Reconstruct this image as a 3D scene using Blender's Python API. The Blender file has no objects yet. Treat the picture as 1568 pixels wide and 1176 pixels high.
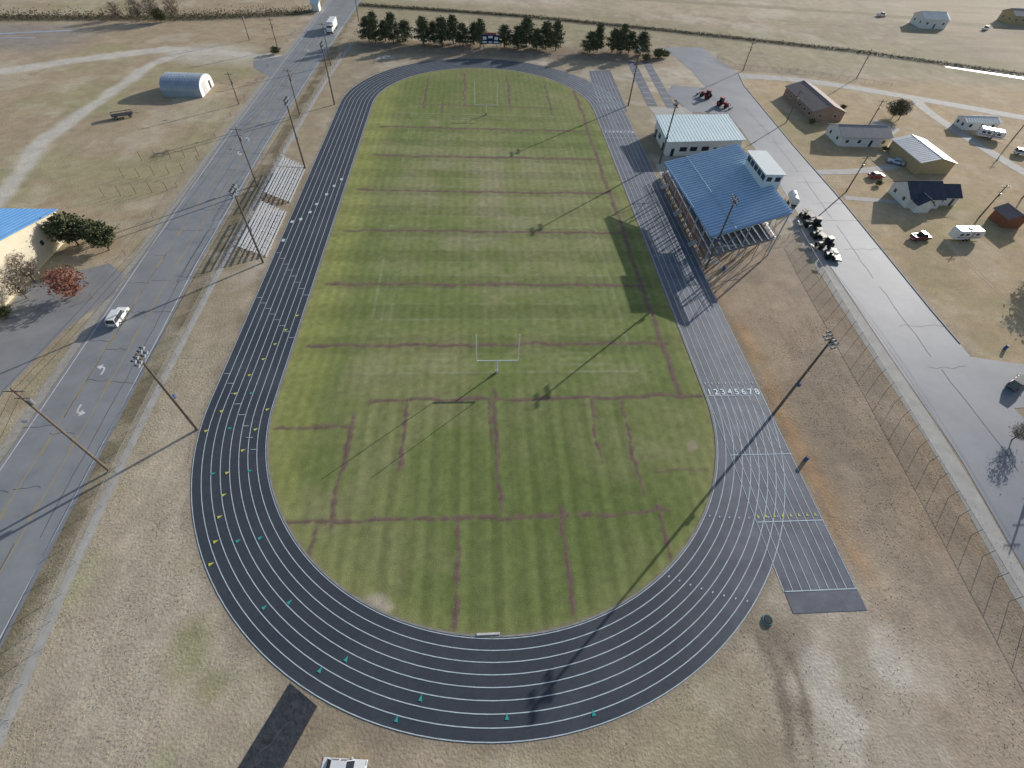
import bpy, math, random, bmesh
import numpy as np
from mathutils import Matrix, Vector
random.seed(7); rng=np.random.RandomState(11)
S=bpy.context.scene
COL=S.collection
# ------------------------------------------------------------------ helpers
def vnoise(x,y,s,seed=0):
    r=np.random.RandomState(seed); T=r.rand(256,256)
    u=np.asarray(x)/s+1000.; v=np.asarray(y)/s+1000.
    i=np.floor(u).astype(int); j=np.floor(v).astype(int); a=u-i; b=v-j
    a=a*a*(3-2*a); b=b*b*(3-2*b)
    g=lambda p,q:T[p%256,q%256]
    return (g(i,j)*(1-a)+g(i+1,j)*a)*(1-b)+(g(i,j+1)*(1-a)+g(i+1,j+1)*a)*b
def fbm(x,y,s,seed=0,o=4):
    t=0;w=0
    for k in range(o):
        t=t+vnoise(x,y,s/2**k,seed+k*7)*.5**k; w+=.5**k
    return t/w
def sst(a,b,x):
    t=np.clip((x-a)/(b-a),0,1); return t*t*(3-2*t)
MATS={}
def mat(name,c1,c2=None,scale=1.0,rough=.8,metal=0.,bump=0.,bscale=None,detail=5,c3=None,alpha=None,spec=.3):
    if name in MATS: return MATS[name]
    m=bpy.data.materials.new(name); m.use_nodes=True; nt=m.node_tree; N=nt.nodes; L=nt.links
    b=N['Principled BSDF']; b.inputs['Roughness'].default_value=rough; b.inputs['Metallic'].default_value=metal
    b.inputs['Specular IOR Level'].default_value=spec
    tc=N.new('ShaderNodeTexCoord')
    if c2 is None: c2=tuple(x*.86 for x in c1)
    no=N.new('ShaderNodeTexNoise'); no.inputs['Scale'].default_value=scale; no.inputs['Detail'].default_value=detail; no.inputs['Roughness'].default_value=.62
    L.new(tc.outputs['Object'],no.inputs['Vector'])
    cr=N.new('ShaderNodeValToRGB'); cr.color_ramp.elements[0].position=.32; cr.color_ramp.elements[1].position=.68
    cr.color_ramp.elements[0].color=(*c1,1); cr.color_ramp.elements[1].color=(*c2,1)
    if c3:
        e=cr.color_ramp.elements.new(.5); e.color=(*c3,1)
    L.new(no.outputs['Fac'],cr.inputs['Fac']); L.new(cr.outputs['Color'],b.inputs['Base Color'])
    if bump:
        n2=N.new('ShaderNodeTexNoise'); n2.inputs['Scale'].default_value=bscale or scale*8; n2.inputs['Detail'].default_value=3
        L.new(tc.outputs['Object'],n2.inputs['Vector'])
        bp=N.new('ShaderNodeBump'); bp.inputs['Strength'].default_value=bump; bp.inputs['Distance'].default_value=.1
        L.new(n2.outputs['Fac'],bp.inputs['Height']); L.new(bp.outputs['Normal'],b.inputs['Normal'])
    if alpha is not None: b.inputs['Alpha'].default_value=alpha
    MATS[name]=m; return m
def vcmat(name,rough=.95,fs=3.,amp=.5,bump=.3,spec=.12):
    m=bpy.data.materials.new(name); m.use_nodes=True; nt=m.node_tree; N=nt.nodes; L=nt.links
    b=N['Principled BSDF']; b.inputs['Roughness'].default_value=rough; b.inputs['Specular IOR Level'].default_value=spec
    at=N.new('ShaderNodeAttribute'); at.attribute_name='Col'
    tc=N.new('ShaderNodeTexCoord'); prev=at.outputs['Color']
    for sc,am in ((fs,amp),(fs*.23,amp*.6),(fs*.05,amp*.35)):
        no=N.new('ShaderNodeTexNoise'); no.inputs['Scale'].default_value=sc; no.inputs['Detail'].default_value=6; no.inputs['Roughness'].default_value=.7
        L.new(tc.outputs['Object'],no.inputs['Vector'])
        mr=N.new('ShaderNodeMapRange'); mr.inputs['From Min'].default_value=.3; mr.inputs['From Max'].default_value=.7
        mr.inputs['To Min'].default_value=1-am; mr.inputs['To Max'].default_value=1+am; L.new(no.outputs['Fac'],mr.inputs['Value'])
        vm=N.new('ShaderNodeVectorMath'); vm.operation='SCALE'; L.new(prev,vm.inputs[0]); L.new(mr.outputs['Result'],vm.inputs['Scale']); prev=vm.outputs['Vector']
    L.new(prev,b.inputs['Base Color'])
    n2=N.new('ShaderNodeTexNoise'); n2.inputs['Scale'].default_value=fs*1.3; n2.inputs['Detail'].default_value=5
    L.new(tc.outputs['Object'],n2.inputs['Vector'])
    bp=N.new('ShaderNodeBump'); bp.inputs['Strength'].default_value=bump; bp.inputs['Distance'].default_value=.25
    L.new(n2.outputs['Fac'],bp.inputs['Height']); L.new(bp.outputs['Normal'],b.inputs['Normal'])
    return m
def empty(name,loc=(0,0,0),rz=0,parent=None):
    e=bpy.data.objects.new(name,None); e.location=loc; e.rotation_euler=(0,0,rz); e.empty_display_size=.5
    if parent: e.parent=parent
    COL.objects.link(e); return e
class MB:
    def __init__(s): s.v=[];s.f=[];s.m=[]
    def add(s,vs,fs,mi=0):
        o=len(s.v); s.v+= [tuple(map(float,a)) for a in vs]; s.f+=[tuple(o+i for i in f) for f in fs]; s.m+=[mi]*len(fs)
    def poly(s,pts,mi=0): s.add(pts,[tuple(range(len(pts)))],mi)
    def box(s,c,d,mi=0,rz=0,tx=1,ty=1,dx=0):
        x,y,z=d[0]/2,d[1]/2,d[2]/2; P=[]
        for k,(a,b) in ((-1,(1,1)),(1,(tx,ty))):
            for i,j in ((-1,-1),(1,-1),(1,1),(-1,1)): P.append((i*x*a+(dx if k>0 else 0),j*y*b,k*z))
        cc,ss=math.cos(rz),math.sin(rz)
        P=[(c[0]+cc*p[0]-ss*p[1],c[1]+ss*p[0]+cc*p[1],c[2]+p[2]) for p in P]
        s.add(P,[(3,2,1,0),(4,5,6,7),(0,1,5,4),(1,2,6,5),(2,3,7,6),(3,0,4,7)],mi)
    def beam(s,p,q,r,mi=0,n=6,r2=None,cap=True):
        p=Vector(p);q=Vector(q);d=(q-p).normalized(); r2=r if r2 is None else r2
        u=d.orthogonal().normalized(); w=d.cross(u); P=[]
        for c,rr in ((p,r),(q,r2)):
            for k in range(n):
                a=2*math.pi*k/n; P.append(c+u*math.cos(a)*rr+w*math.sin(a)*rr)
        F=[(k,(k+1)%n,n+(k+1)%n,n+k) for k in range(n)]
        if cap: F+= [tuple(range(n))[::-1],tuple(range(n,2*n))]
        s.add(P,F,mi)
    def prism(s,prof,w,mi=0,axis='y',off=0):
        n=len(prof); P=[(a,-w/2+off,b) for a,b in prof]+[(a,w/2+off,b) for a,b in prof]
        s.add(P,[(k,(k+1)%n,n+(k+1)%n,n+k) for k in range(n)]+[tuple(range(n))[::-1],tuple(range(n,2*n))],mi)
    def obj(s,name,mats,parent=None,smooth=False,loc=None,rz=0,bevel=0):
        me=bpy.data.meshes.new(name); me.from_pydata(s.v,[],s.f); me.update()
        for m in mats: me.materials.append(m)
        me.polygons.foreach_set('material_index',s.m)
        o=bpy.data.objects.new(name,me); COL.objects.link(o)
        if parent: o.parent=parent
        if loc: o.location=loc
        o.rotation_euler=(0,0,rz)
        if bevel:
            b=o.modifiers.new('bevel','BEVEL'); b.width=bevel; b.segments=2; b.limit_method='ANGLE'
        return o
def grid(name,xs,ys,colf,m,z=0.,parent=None):
    X,Y=np.meshgrid(xs,ys); nx,ny=len(xs),len(ys)
    C=colf(X.ravel(),Y.ravel()); V=np.stack([X.ravel(),Y.ravel(),np.full(X.size,z)],1)
    idx=np.arange(nx*ny).reshape(ny,nx)
    F=np.stack([idx[:-1,:-1].ravel(),idx[:-1,1:].ravel(),idx[1:,1:].ravel(),idx[1:,:-1].ravel()],1)
    me=bpy.data.meshes.new(name)
    me.vertices.add(len(V)); me.vertices.foreach_set('co',V.astype(np.float32).ravel())
    me.loops.add(F.size); me.loops.foreach_set('vertex_index',F.ravel().astype(np.int32))
    me.polygons.add(len(F)); me.polygons.foreach_set('loop_start',np.arange(0,F.size,4).astype(np.int32)); me.polygons.foreach_set('loop_total',np.full(len(F),4,np.int32))
    me.update(calc_edges=True)
    a=me.color_attributes.new('Col','FLOAT_COLOR','POINT')
    a.data.foreach_set('color',np.concatenate([np.clip(C,0,1),np.ones((len(C),1))],1).astype(np.float32).ravel())
    me.materials.append(m); o=bpy.data.objects.new(name,me); COL.objects.link(o)
    if parent:o.parent=parent
    return o
def ribbon(mb,pts,w,z,mi=0):
    n=len(pts); Lp=[];Rp=[]
    for i in range(n):
        a=Vector(pts[max(0,i-1)]);b=Vector(pts[min(n-1,i+1)]); d=(b-a).normalized(); nn=Vector((-d.y,d.x)); ww=(w[i] if isinstance(w,(list,tuple)) else w)/2
        c=Vector(pts[i]); Lp.append((c.x+nn.x*ww,c.y+nn.y*ww,z)); Rp.append((c.x-nn.x*ww,c.y-nn.y*ww,z))
    mb.add(Lp+Rp,[(n+i,n+i+1,i+1,i) for i in range(n-1)],mi)
def resample(pts,step):
    out=[]
    for a,b in zip(pts[:-1],pts[1:]):
        n=max(1,int(math.hypot(b[0]-a[0],b[1]-a[1])/step))
        for k in range(n): out.append((a[0]+(b[0]-a[0])*k/n,a[1]+(b[1]-a[1])*k/n))
    out.append(tuple(pts[-1])); return out
def smooth(pts,it=2):
    for _ in range(it):
        q=[pts[0]]
        for a,b in zip(pts[:-1],pts[1:]):
            q.append((a[0]*.75+b[0]*.25,a[1]*.75+b[1]*.25)); q.append((a[0]*.25+b[0]*.75,a[1]*.25+b[1]*.75))
        q.append(pts[-1]); pts=q
    return pts
def dist_line(X,Y,pts):
    D=np.full(X.shape,1e9)
    for (ax,ay),(bx,by) in zip(pts[:-1],pts[1:]):
        dx,dy=bx-ax,by-ay; t=np.clip(((X-ax)*dx+(Y-ay)*dy)/(dx*dx+dy*dy),0,1)
        D=np.minimum(D,np.hypot(X-ax-t*dx,Y-ay-t*dy))
    return D
# ------------------------------------------------------------------ layout (metres; +Y up the field)
R0,HL,TW=36.6,60.9,10.3
ROAD_L=[(-71.5,-150),(-72.6,-70),(-73.8,-20),(-74.5,30),(-74,100),(-72.5,175),(-68,400)]
ROAD_R=[(-56.5,-150),(-58.2,-97),(-59.9,-54),(-61.3,-23),(-61.7,34),(-60.2,102),(-58,174),(-52,400)]
STR_L=[(68.5,-150),(71.8,-95),(75,-74),(76,-52),(77.9,-22),(81.5,15),(83,48),(82.4,101),(80,118)]
STR_R=[(87,-150),(89.5,-100),(91.6,-75),(92.4,-52),(92.8,-38),(94,-18),(95.3,5),(96,37),(98.5,88),(101,101),(98,118)]
CANAL=[(-57,176),(-20,173),(19.5,168.6),(79.8,156),(165,134.7),(231,110.7),(330,70),(600,-40)]
PATH1=[(97,96),(103,99),(130,95),(163,81),(195,65),(250,40),(330,5)]
PATH2=[(163,81),(160,70),(160.5,50),(162.5,23),(170,-20)]
DIRT1=[(-74,101),(-95,104),(-119,106),(-132,99),(-145,90),(-165,76),(-230,40)]
DIRT2=[(-112,103),(-117,90),(-119,60),(-121,28),(-114,0),(-113,-30)]
STRIP=[(-52,-125),(-53.3,-104.7),(-55,-85.5),(-56.1,-58.4),(-56.5,-13.4),(-56.3,30),(-55,80),(-52.5,120)]
FENCE_R=[(63.5,-135),(66.7,-99),(70.5,-60),(73.8,-21.7),(75,-12)]
DITCH_L=[(-240,128),(-193,136),(-121,146),(-78,160)]
FAR1=[(-50,215),(60,212),(130,207),(211,200),(300,178),(420,140)]
# ------------------------------------------------------------------ ground
def ground_col(X,Y):
    A=lambda c:np.array(c)[None,:]
    mix=lambda C,c,f:C*(1-f[:,None])+A(c)*f[:,None]
    C=np.repeat(A((.355,.285,.205)),len(X),0)
    n=fbm(X,Y,45,3); C=mix(C,(.30,.25,.175),sst(.4,.62,n))
    C=mix(C,(.30,.27,.155),sst(.52,.7,fbm(X,Y,30,21))*.4)
    C=mix(C,(.45,.395,.315),sst(.54,.70,fbm(X,Y,22,31))*.75)
    C=mix(C,(.23,.175,.12),sst(.52,.72,fbm(X,Y,7,41))*.45)
    C=mix(C,(.46,.40,.32),sst(.58,.74,fbm(X,Y,4,43))*.35)
    f=sst(46,50,X)*sst(82,72,X)*sst(40,20,Y); C=mix(C,(.33,.24,.165),f*.65)
    C=mix(C,(.38,.225,.11),sst(3.4,0.,np.abs(X-48.8))*sst(-100,-90,Y)*sst(0,-30,Y)*sst(.3,.6,fbm(X,Y,5,51))*.7)
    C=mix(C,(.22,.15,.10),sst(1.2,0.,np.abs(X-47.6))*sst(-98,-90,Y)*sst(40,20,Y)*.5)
    f=sst(20,30,X)*sst(-86,-96,Y); C=mix(C,(.345,.28,.215),f*.55)
    C=mix(C,(.52,.47,.40),sst(14,3,np.hypot(X-42,(Y+106)))*sst(.38,.56,fbm(X,Y,6,61))*.85)
    C=mix(C,(.19,.15,.115),sst(12,2,np.hypot((X-58),(Y+70)*.35)+(fbm(X,Y,5,65)-.5)*12)*.4)
    C=mix(C,(.23,.185,.14),sst(.50,.62,fbm(X,Y,11,67))*sst(48,54,X)*sst(80,72,X)*sst(0,-20,Y)*.4)
    f=sst(93,97,X)*sst(105,90,Y); C=mix(C,(.38,.28,.165),f*.85)
    C=mix(C,(.25,.23,.11),f*sst(.58,.7,fbm(X,Y,25,71))*.4); C=mix(C,(.45,.37,.26),f*sst(.52,.64,fbm(X,Y,9,73))*.4)
    f=sst(-20,-34,X)*sst(-57,-53,X)*sst(-30,-70,Y); C=mix(C,(.385,.325,.245),f*.75)
    C=mix(C,(.30,.29,.16),f*sst(.60,.72,fbm(X,Y,9,81))*.6)
    C=mix(C,(.22,.22,.09),sst(3.5,.8,np.hypot((X+37),(Y+97)*.7)+(fbm(X,Y,2,83)-.5)*3)*.6+sst(2.5,.6,np.hypot((X+33),(Y+101))+(fbm(X,Y,2,85)-.5)*3)*.5)
    # mower / tyre tracks
    w1=(fbm(X,Y,14,86)-.5)*5
    for x0 in (-50.2,-48.6,-44.5,-42.9):
        C=mix(C,(.46,.40,.31),sst(.55,.1,np.abs(X-x0+w1+(Y+80)*.12))*sst(-58,-66,Y)*sst(-118,-110,Y)*.35)
    for x0 in (57.4,59.0,63.5,65.1):
        C=mix(C,(.215,.165,.12),sst(.55,.1,np.abs(X-x0+w1+(Y+60)*.06))*sst(-25,-40,Y)*.38)
    f=sst(-46.5,-47.5,X)*sst(-57,-56,X); C=mix(C,(.31,.24,.165),f*.5*sst(-60,0,Y))
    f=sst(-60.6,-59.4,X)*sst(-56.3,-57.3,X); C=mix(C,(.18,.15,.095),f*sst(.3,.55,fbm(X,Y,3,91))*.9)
    f=sst(-76,-82,X); C=mix(C,(.345,.265,.175),f*.75); C=mix(C,(.29,.27,.145),f*sst(.52,.68,fbm(X,Y,34,101))*.6); C=mix(C,(.44,.38,.29),f*sst(.52,.64,fbm(X,Y,12,103))*.45)
    C=mix(C,(.25,.215,.19),sst(-140,-165,X)*sst(90,108,Y)*sst(134,126,Y)*.85)
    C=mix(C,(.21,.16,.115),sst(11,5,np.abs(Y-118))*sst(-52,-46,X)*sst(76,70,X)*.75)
    C=mix(C,(.43,.365,.265),sst(178,190,Y)*.4)  # distance haze painted in: far ground colour made paler
    d=dist_line(X,Y,CANAL); C=mix(C,(.28,.245,.15),sst(26,8,d)*.5); C=mix(C,(.12,.11,.075),sst(4.8,2.4,d+(fbm(X,Y,8,107)-.5)*2)*.9)
    C=mix(C,(.25,.21,.14),sst(4.5,2,dist_line(X,Y,FAR1)+(fbm(X,Y,9,108)-.5)*3)*.7)
    C=mix(C,(.10,.09,.06),sst(6,2,dist_line(X,Y,DITCH_L))*.85)
    for k,(pl,w) in enumerate(((DIRT1,4.2),(DIRT2,3.2))):
        d=dist_line(X,Y,pl)+(fbm(X,Y,6,111+k)-.5)*3; C=mix(C,(.49,.455,.40),sst(w,w-2.2,d)*.85)
    C=mix(C,(.47,.425,.36),sst(16,6,np.hypot((X+100)*.7,Y-103))*.7)
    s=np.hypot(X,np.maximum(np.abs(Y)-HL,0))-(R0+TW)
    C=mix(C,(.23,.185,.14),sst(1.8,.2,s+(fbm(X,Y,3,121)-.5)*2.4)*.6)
    for a in (31.2,33.6):
        d=np.abs(X-(a+.9*np.sin(Y*.35)))+(fbm(X,Y,2,131)-.5)*1.6; C=mix(C,(.18,.14,.105),sst(.9,.1,d)*sst(-96,-100,Y)*sst(-113,-108,Y)*.75)
    C=mix(C,(.17,.135,.10),sst(5,1,np.hypot(X-34,Y+98.5)+(fbm(X,Y,2,141)-.5)*6)*.55)
    C=mix(C,(.40,.345,.28),sst(66,72,X)*sst(84,80,X)*sst(-30,-10,Y)*sst(30,20,Y)*.6)
    return C*1.19*(0.86+.33*fbm(X,Y,2.3,151))[:,None]
def axis(lo,hi,a,b,st):
    o=list(np.arange(a,b,st)); x=a; w=st; l=[]
    while x>lo: w*=1.35; x-=w; l.append(x)
    x=o[-1]; w=st; r=[]
    while x<hi: w*=1.35; x+=w; r.append(x)
    return np.array(l[::-1]+o+r)
g_mat=vcmat('dry_grass_ground',fs=2.4,amp=.2,bump=.3)
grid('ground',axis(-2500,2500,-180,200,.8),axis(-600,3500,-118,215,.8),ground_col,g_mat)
# ------------------------------------------------------------------ infield
def in_col(X,Y):
    A=lambda c:np.array(c)[None,:]
    mix=lambda C,c,f:C*(1-f[:,None])+A(c)*f[:,None]
    C=np.repeat(A((.160,.190,.066)),len(X),0)
    C=mix(C,(.205,.215,.090),sst(.4,.65,fbm(X,Y,18,201)))
    C=mix(C,(.245,.235,.12),sst(.5,.75,fbm(X,Y,8,211))*.5)
    C=mix(C,(.29,.26,.165),np.exp(-((X-1)/22)**2-((Y-8)/34)**2)*sst(.35,.65,fbm(X,Y,7,221))*.6)
    C=mix(C,(.275,.28,.09),sst(-27,-33,X+(fbm(X,Y,6,231)-.5)*5)*.65)
    C=mix(C,(.25,.25,.095),sst(33,36,np.hypot(X,np.maximum(np.abs(Y)-HL,0)))*.5)
    C=mix(C,(.125,.16,.052),sst(22,6,np.abs(X-6))*sst(-58,-64,Y)*.45)
    C=mix(C,(.12,.155,.048),sst(9,2,np.hypot((X-14)*.5,Y+82))*.5)
    C=mix(C,(.12,.155,.052),sst(26,12,np.hypot(X,Y-80))*.3)
    C*=(1+.09*np.tanh(3*np.sin(X*math.pi/1.5))*sst(-58,-62,Y)*sst(24,20,np.abs(X)))[:,None]
    C*=(1+.055*np.sin(X*math.pi/.95+fbm(X,Y,9,235)))[:,None]
    C*=(1+.08*np.tanh(4*np.sin((Y+54.86)*math.pi/4.57))*sst(-56,-54,Y)*sst(56,54,Y))[:,None]
    xc=1.0
    inF=(np.abs(X-xc)<24.9)&(np.abs(Y)<55.3)
    wear=sst(.3,.7,fbm(X,Y,3,241)); LC=(.31,.33,.205)
    k=(Y+54.86)/4.572; d=np.abs(k-np.round(k))*4.572
    C=mix(C,LC,np.where(inF,sst(.45,.1,d),0)*wear*.28)
    k=(Y+54.86)/.914; d=np.abs(k-np.round(k))*.914
    h=(np.minimum(np.abs(np.abs(X-xc)-8.1),np.abs(np.abs(X-xc)-16))<.35); C=mix(C,LC,np.where(inF&h,sst(.3,.1,d),0)*wear*.25)
    for a in (24.4,22.6,20.9):
        C=mix(C,LC,np.where(np.abs(Y)<55.2,sst(.45,.1,np.abs(np.abs(X-xc)-a)),0)*wear*(.38 if a>24 else .25))
    for a in (54.86,53.2,51.7):
        C=mix(C,LC,np.where(np.abs(X-xc)<24.6,sst(.45,.1,np.abs(np.abs(Y)-a)),0)*wear*.3)
    wob=(fbm(X,Y,4,251)-.5)*1.3; wob2=(fbm(Y,X,4,261)-.5)*1.3; rg=fbm(X,Y,.9,271); tn=.8+.6*fbm(X,Y,5,277)
    def tr(d,l0,l1,t,w=.6,st=.8):
        nonlocal C
        e_=sst(0,1.5,t-l0)*sst(0,1.5,l1-t)
        f=sst(w,.12,np.abs(d)+(rg-.5)*.9)*e_*tn; C=mix(C,(.175,.12,.098),np.clip(f*st*1.1,0,.95))
        f=sst(.2,.02,np.abs(d+.15)+(rg-.5)*.5)*e_; C=mix(C,(.11,.075,.06),np.clip(f*st*.6,0,1))
    for y,a,b in ((44.5,-33,31),(26,-33,33),(7,-34,33.5),(-11,-34.5,34),(-30.5,-35,34),(-48,-35,34)): tr(Y-y+wob,a,b,X,.75,st=.85)
    tr(Y+60.8+wob,-22,37,X,st=.8); tr(Y+66.+wob,-36,-22,X,st=.7); tr(Y+82+wob,-33,25,X,.5,.8); tr(Y-62+wob,-24,24,X,.6,.6)
    tr(Y+75+wob,22,33,X,.5,.5)
    tr(X-32+wob2,-62,78,Y,.9,.85)
    for x,a,b in ((-15.1,-75,-60),(-.2,-82,-58),(-1.2,-70,-60),(15.8,-74,-60),(21.3,-80,-61),(-23.4,-84,-63),(-6,-97,-81),(8.7,-96,-80),(-20,58,86),(-7,60,92),(-14,54,66),(8.5,58,92),(22,56,84),(-25.5,-95,-82),(23,-90,-80)): tr(X-x+wob2,a,b,Y,.5,.85)
    C=mix(C,(.42,.36,.28),sst(2.6,1.2,np.hypot((X+16.8)*.75,(Y+93.5)*1.3)+(rg-.5)*1.5)*.9)
    C=mix(C,(.34,.28,.2),sst(1.4,.5,np.hypot(X-31,Y+71)+(rg-.5))*.8)
    s=np.hypot(X,np.maximum(np.abs(Y)-HL,0)); C=mix(C,(.26,.21,.15),sst(35.7,36.5,s+(rg-.5)*.8)*.5)
    C=mix(C,(.11,.08,.05),sst(.5,.2,np.hypot(X-.4,Y+54.8))*.6)
    return C*1.12*(.80+.44*fbm(X,Y,.8,281))[:,None]
f_mat=vcmat('field_turf',fs=5.,amp=.16,bump=.2)
fo=grid('football_field_grass',np.arange(-37,37.1,.25),np.arange(-98,98.1,.25),in_col,f_mat,z=.02)
bm=bmesh.new(); bm.from_mesh(fo.data)
rm=[v for v in bm.verts if math.hypot(v.co.x,max(abs(v.co.y)-HL,0))>R0+.25]
bmesh.ops.delete(bm,geom=rm,context='VERTS'); bm.to_mesh(fo.data); bm.free()
# ------------------------------------------------------------------ running track
def ringpts(r,N=72):
    P=[]
    for k in range(N+1): a=math.pi*k/N; P.append((r*math.cos(a),HL+r*math.sin(a)))
    for k in range(1,24): P.append((-r,HL-2*HL*k/24))
    for k in range(N+1): a=math.pi+math.pi*k/N; P.append((r*math.cos(a),-HL+r*math.sin(a)))
    for k in range(1,24): P.append((r,-HL+2*HL*k/24))
    return P
def ring(mb,r1,r2,z,mi=0):
    a=ringpts(r1);b=ringpts(r2);n=len(a)
    mb.add([(x,y,z) for x,y in a]+[(x,y,z) for x,y in b],[(i,n+i,n+(i+1)%n,(i+1)%n) for i in range(n)],mi)
def track_material():
    m=mat('track_surface',(.046,.054,.070),(.066,.074,.092),.12,rough=.65,bump=.12,bscale=6,c3=(.052,.060,.076),spec=.3)
    nt=m.node_tree;N=nt.nodes;L=nt.links;b=N['Principled BSDF']; src=b.inputs['Base Color'].links[0].from_socket
    tc=N.new('ShaderNodeTexCoord'); sx=N.new('ShaderNodeSeparateXYZ'); L.new(tc.outputs['Object'],sx.inputs[0])
    mr=N.new('ShaderNodeMapRange'); mr.interpolation_type='SMOOTHSTEP'; mr.inputs['From Min'].default_value=16; mr.inputs['From Max'].default_value=42; L.new(sx.outputs['X'],mr.inputs['Value'])
    no=N.new('ShaderNodeTexNoise'); no.inputs['Scale'].default_value=.35; no.inputs['Detail'].default_value=8; L.new(tc.outputs['Object'],no.inputs['Vector'])
    mu=N.new('ShaderNodeMath'); mu.operation='MULTIPLY'; L.new(mr.outputs[0],mu.inputs[0]); L.new(no.outputs['Fac'],mu.inputs[1])
    mx=N.new('ShaderNodeMix'); mx.data_type='RGBA'; L.new(mu.outputs[0],mx.inputs['Factor']); L.new(src,mx.inputs['A']); mx.inputs['B'].default_value=(.215,.225,.27,1)
    n3=N.new('ShaderNodeTexNoise'); n3.inputs['Scale'].default_value=1.3; n3.inputs['Detail'].default_value=9; n3.inputs['Roughness'].default_value=.75; L.new(tc.outputs['Object'],n3.inputs['Vector'])
    m3=N.new('ShaderNodeMapRange'); m3.inputs['From Min'].default_value=.3; m3.inputs['From Max'].default_value=.7; m3.inputs['To Min'].default_value=.85; m3.inputs['To Max'].default_value=1.17; L.new(n3.outputs['Fac'],m3.inputs['Value'])
    sc=N.new('ShaderNodeVectorMath'); sc.operation='SCALE'; L.new(mx.outputs['Result'],sc.inputs[0]); L.new(m3.outputs[0],sc.inputs['Scale'])
    L.new(sc.outputs['Vector'],b.inputs['Base Color']); return m
M_track=track_material()
M_line=mat('track_paint',(.62,.70,.74),(.42,.50,.54),1.5)
M_num=mat('number_paint',(.82,.86,.88),(.70,.74,.76),1.5)
M_cy=mat('cyan_paint',(.05,.42,.38),(.04,.30,.30),3.); M_ye=mat('yellow_paint',(.70,.68,.12),(.52,.50,.10),3.)
track=empty('running_track')
mb=MB(); ring(mb,R0,R0+TW,.03)
mb.obj('surface',[M_track],track)
mb=MB(); mb.poly([(R0+.3,-96.3,.042),(R0+TW,-96.3,.042),(R0+TW,-HL,.042),(R0+.3,-HL,.042)])
mb.poly([(R0+1.2,HL,.042),(R0+TW+1,HL,.042),(R0+TW+2.2,100,.042),(R0+4,98,.042)])
mb.obj('sprint_chute',[M_track],track)
mb=MB()
for i in range(9): r=R0+.12+i*(TW-.2)/8; ring(mb,r-.052,r+.052,.052)
for i in range(9):
    x=R0+.2+i*(TW-.35)/8
    ribbon(mb,[(x,-93.6),(x,-HL)],.095,.064); 
    if i>1: ribbon(mb,[(x,HL),(x+.8,97)],.1,.064)
for y in (-93.6,-84,-72.8,-60.8,45.8,40.5): ribbon(mb,[(R0+.3,y),(R0+TW,y)],.14,.073)
mb.obj('lane_lines',[M_line],track)
mb=MB()
ring(mb,R0-.24,R0-.02,.08); mb.obj('inner_curb',[mat('curb_concrete',(.34,.33,.32),(.22,.21,.20),1.)],track)
def tri(mb,x,y,s,mi,dirx=0,diry=1,z=.082):
    d=Vector((dirx,diry)).normalized(); n=Vector((-d.y,d.x)); c=Vector((x,y))
    a=c+d*s; b=c-d*s*.6+n*s*.55; e=c-d*s*.6-n*s*.55
    mb.poly([(a.x,a.y,z),(b.x,b.y,z),(e.x,e.y,z)],mi)
mb=MB()
YEL=[(-37.9,-87.3),(-38.3,-84.3),(-38.9,-80.8),(-39.4,-77.5),(-40,-73.9),(-45.5,-66.4),(-38.9,-70.1),(-44.4,-62.6),(-38.1,-66.3),(-43.3,-59),(-37.3,-62.4),(-42.2,-55),(-40.9,-51.3),(-38.8,-43.9),(-39.8,-47.6),(-37.6,-40)]
for x,y in YEL: tri(mb,x,y,.42,1,0.9,.5)
CY=[(-36.9,-73.7),(-35.4,-84.3),(-32.6,-84),(-29.7,-92.9),(-26.8,-92.4),(-21.6,-100),(-18.8,-99),(-9.9,-103.3),(-12.4,-105.1),(-.3,-105.5),(9.4,-105.6),(-42.1,-66),(-40.8,-59),(-42,-74)]
for x,y in CY:
    r=Vector((x,y+HL)); tri(mb,x,y,.42,0,-r.x,-r.y)
for i in range(8):
    x=R0+.7+i*(TW-.3)/8
    tri(mb,x,-84+.9,.36,1,.0,1); 
    for y in (-58.,-20.,10.): mb.box((x,y,.075),(.18,.5,.004),2)
    xl=-R0-.7-i*(TW-.3)/8
    for y in (-70+2.2*i,-46+1.6*i,-34+2.*i): mb.box((xl,y,.075),(1.0,.09,.004),2)
    r=R0+.7+i*(TW-.3)/8
    for aa in (-54,-36): mb.box((r*math.cos(math.radians(aa+i)),-HL+r*math.sin(math.radians(aa+i)),.077),(.15,.28,.004),2,rz=math.radians(aa))
for x,y in ((-46.2,-15.3),(-46,-7.9),(-44.3,-6.8),(-42.8,-3.7),(-42,-.1),(-40.5,4.5),(-39.4,8.7),(-38.1,12.1)): mb.box((x,y,.078),(.7,1.0,.004),2)
mb.obj('staggered_start_marks',[M_cy,M_ye,M_line],track)
for i in range(8):
    for y,sz in ((-61.3,1.75),(43.4,1.5)):
        cu=bpy.data.curves.new('lane_number','FONT'); cu.body=str(i+1); cu.size=sz; cu.align_x='CENTER'; cu.offset=.035
        cu.materials.append(M_num); o=bpy.data.objects.new('lane_number',cu); o.location=(R0+.85+i*(TW-.35)/8,y+.75,.085); o.parent=track; COL.objects.link(o)
mb=MB()
mb.poly([(-24.7,-101.1,.05),(-28.2,-108.5,.05),(-31,-113,.05),(-26,-113,.05),(-23.6,-108.7,.05),(-21.2,-103.5,.05)])
rr=random.Random(3)
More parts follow.
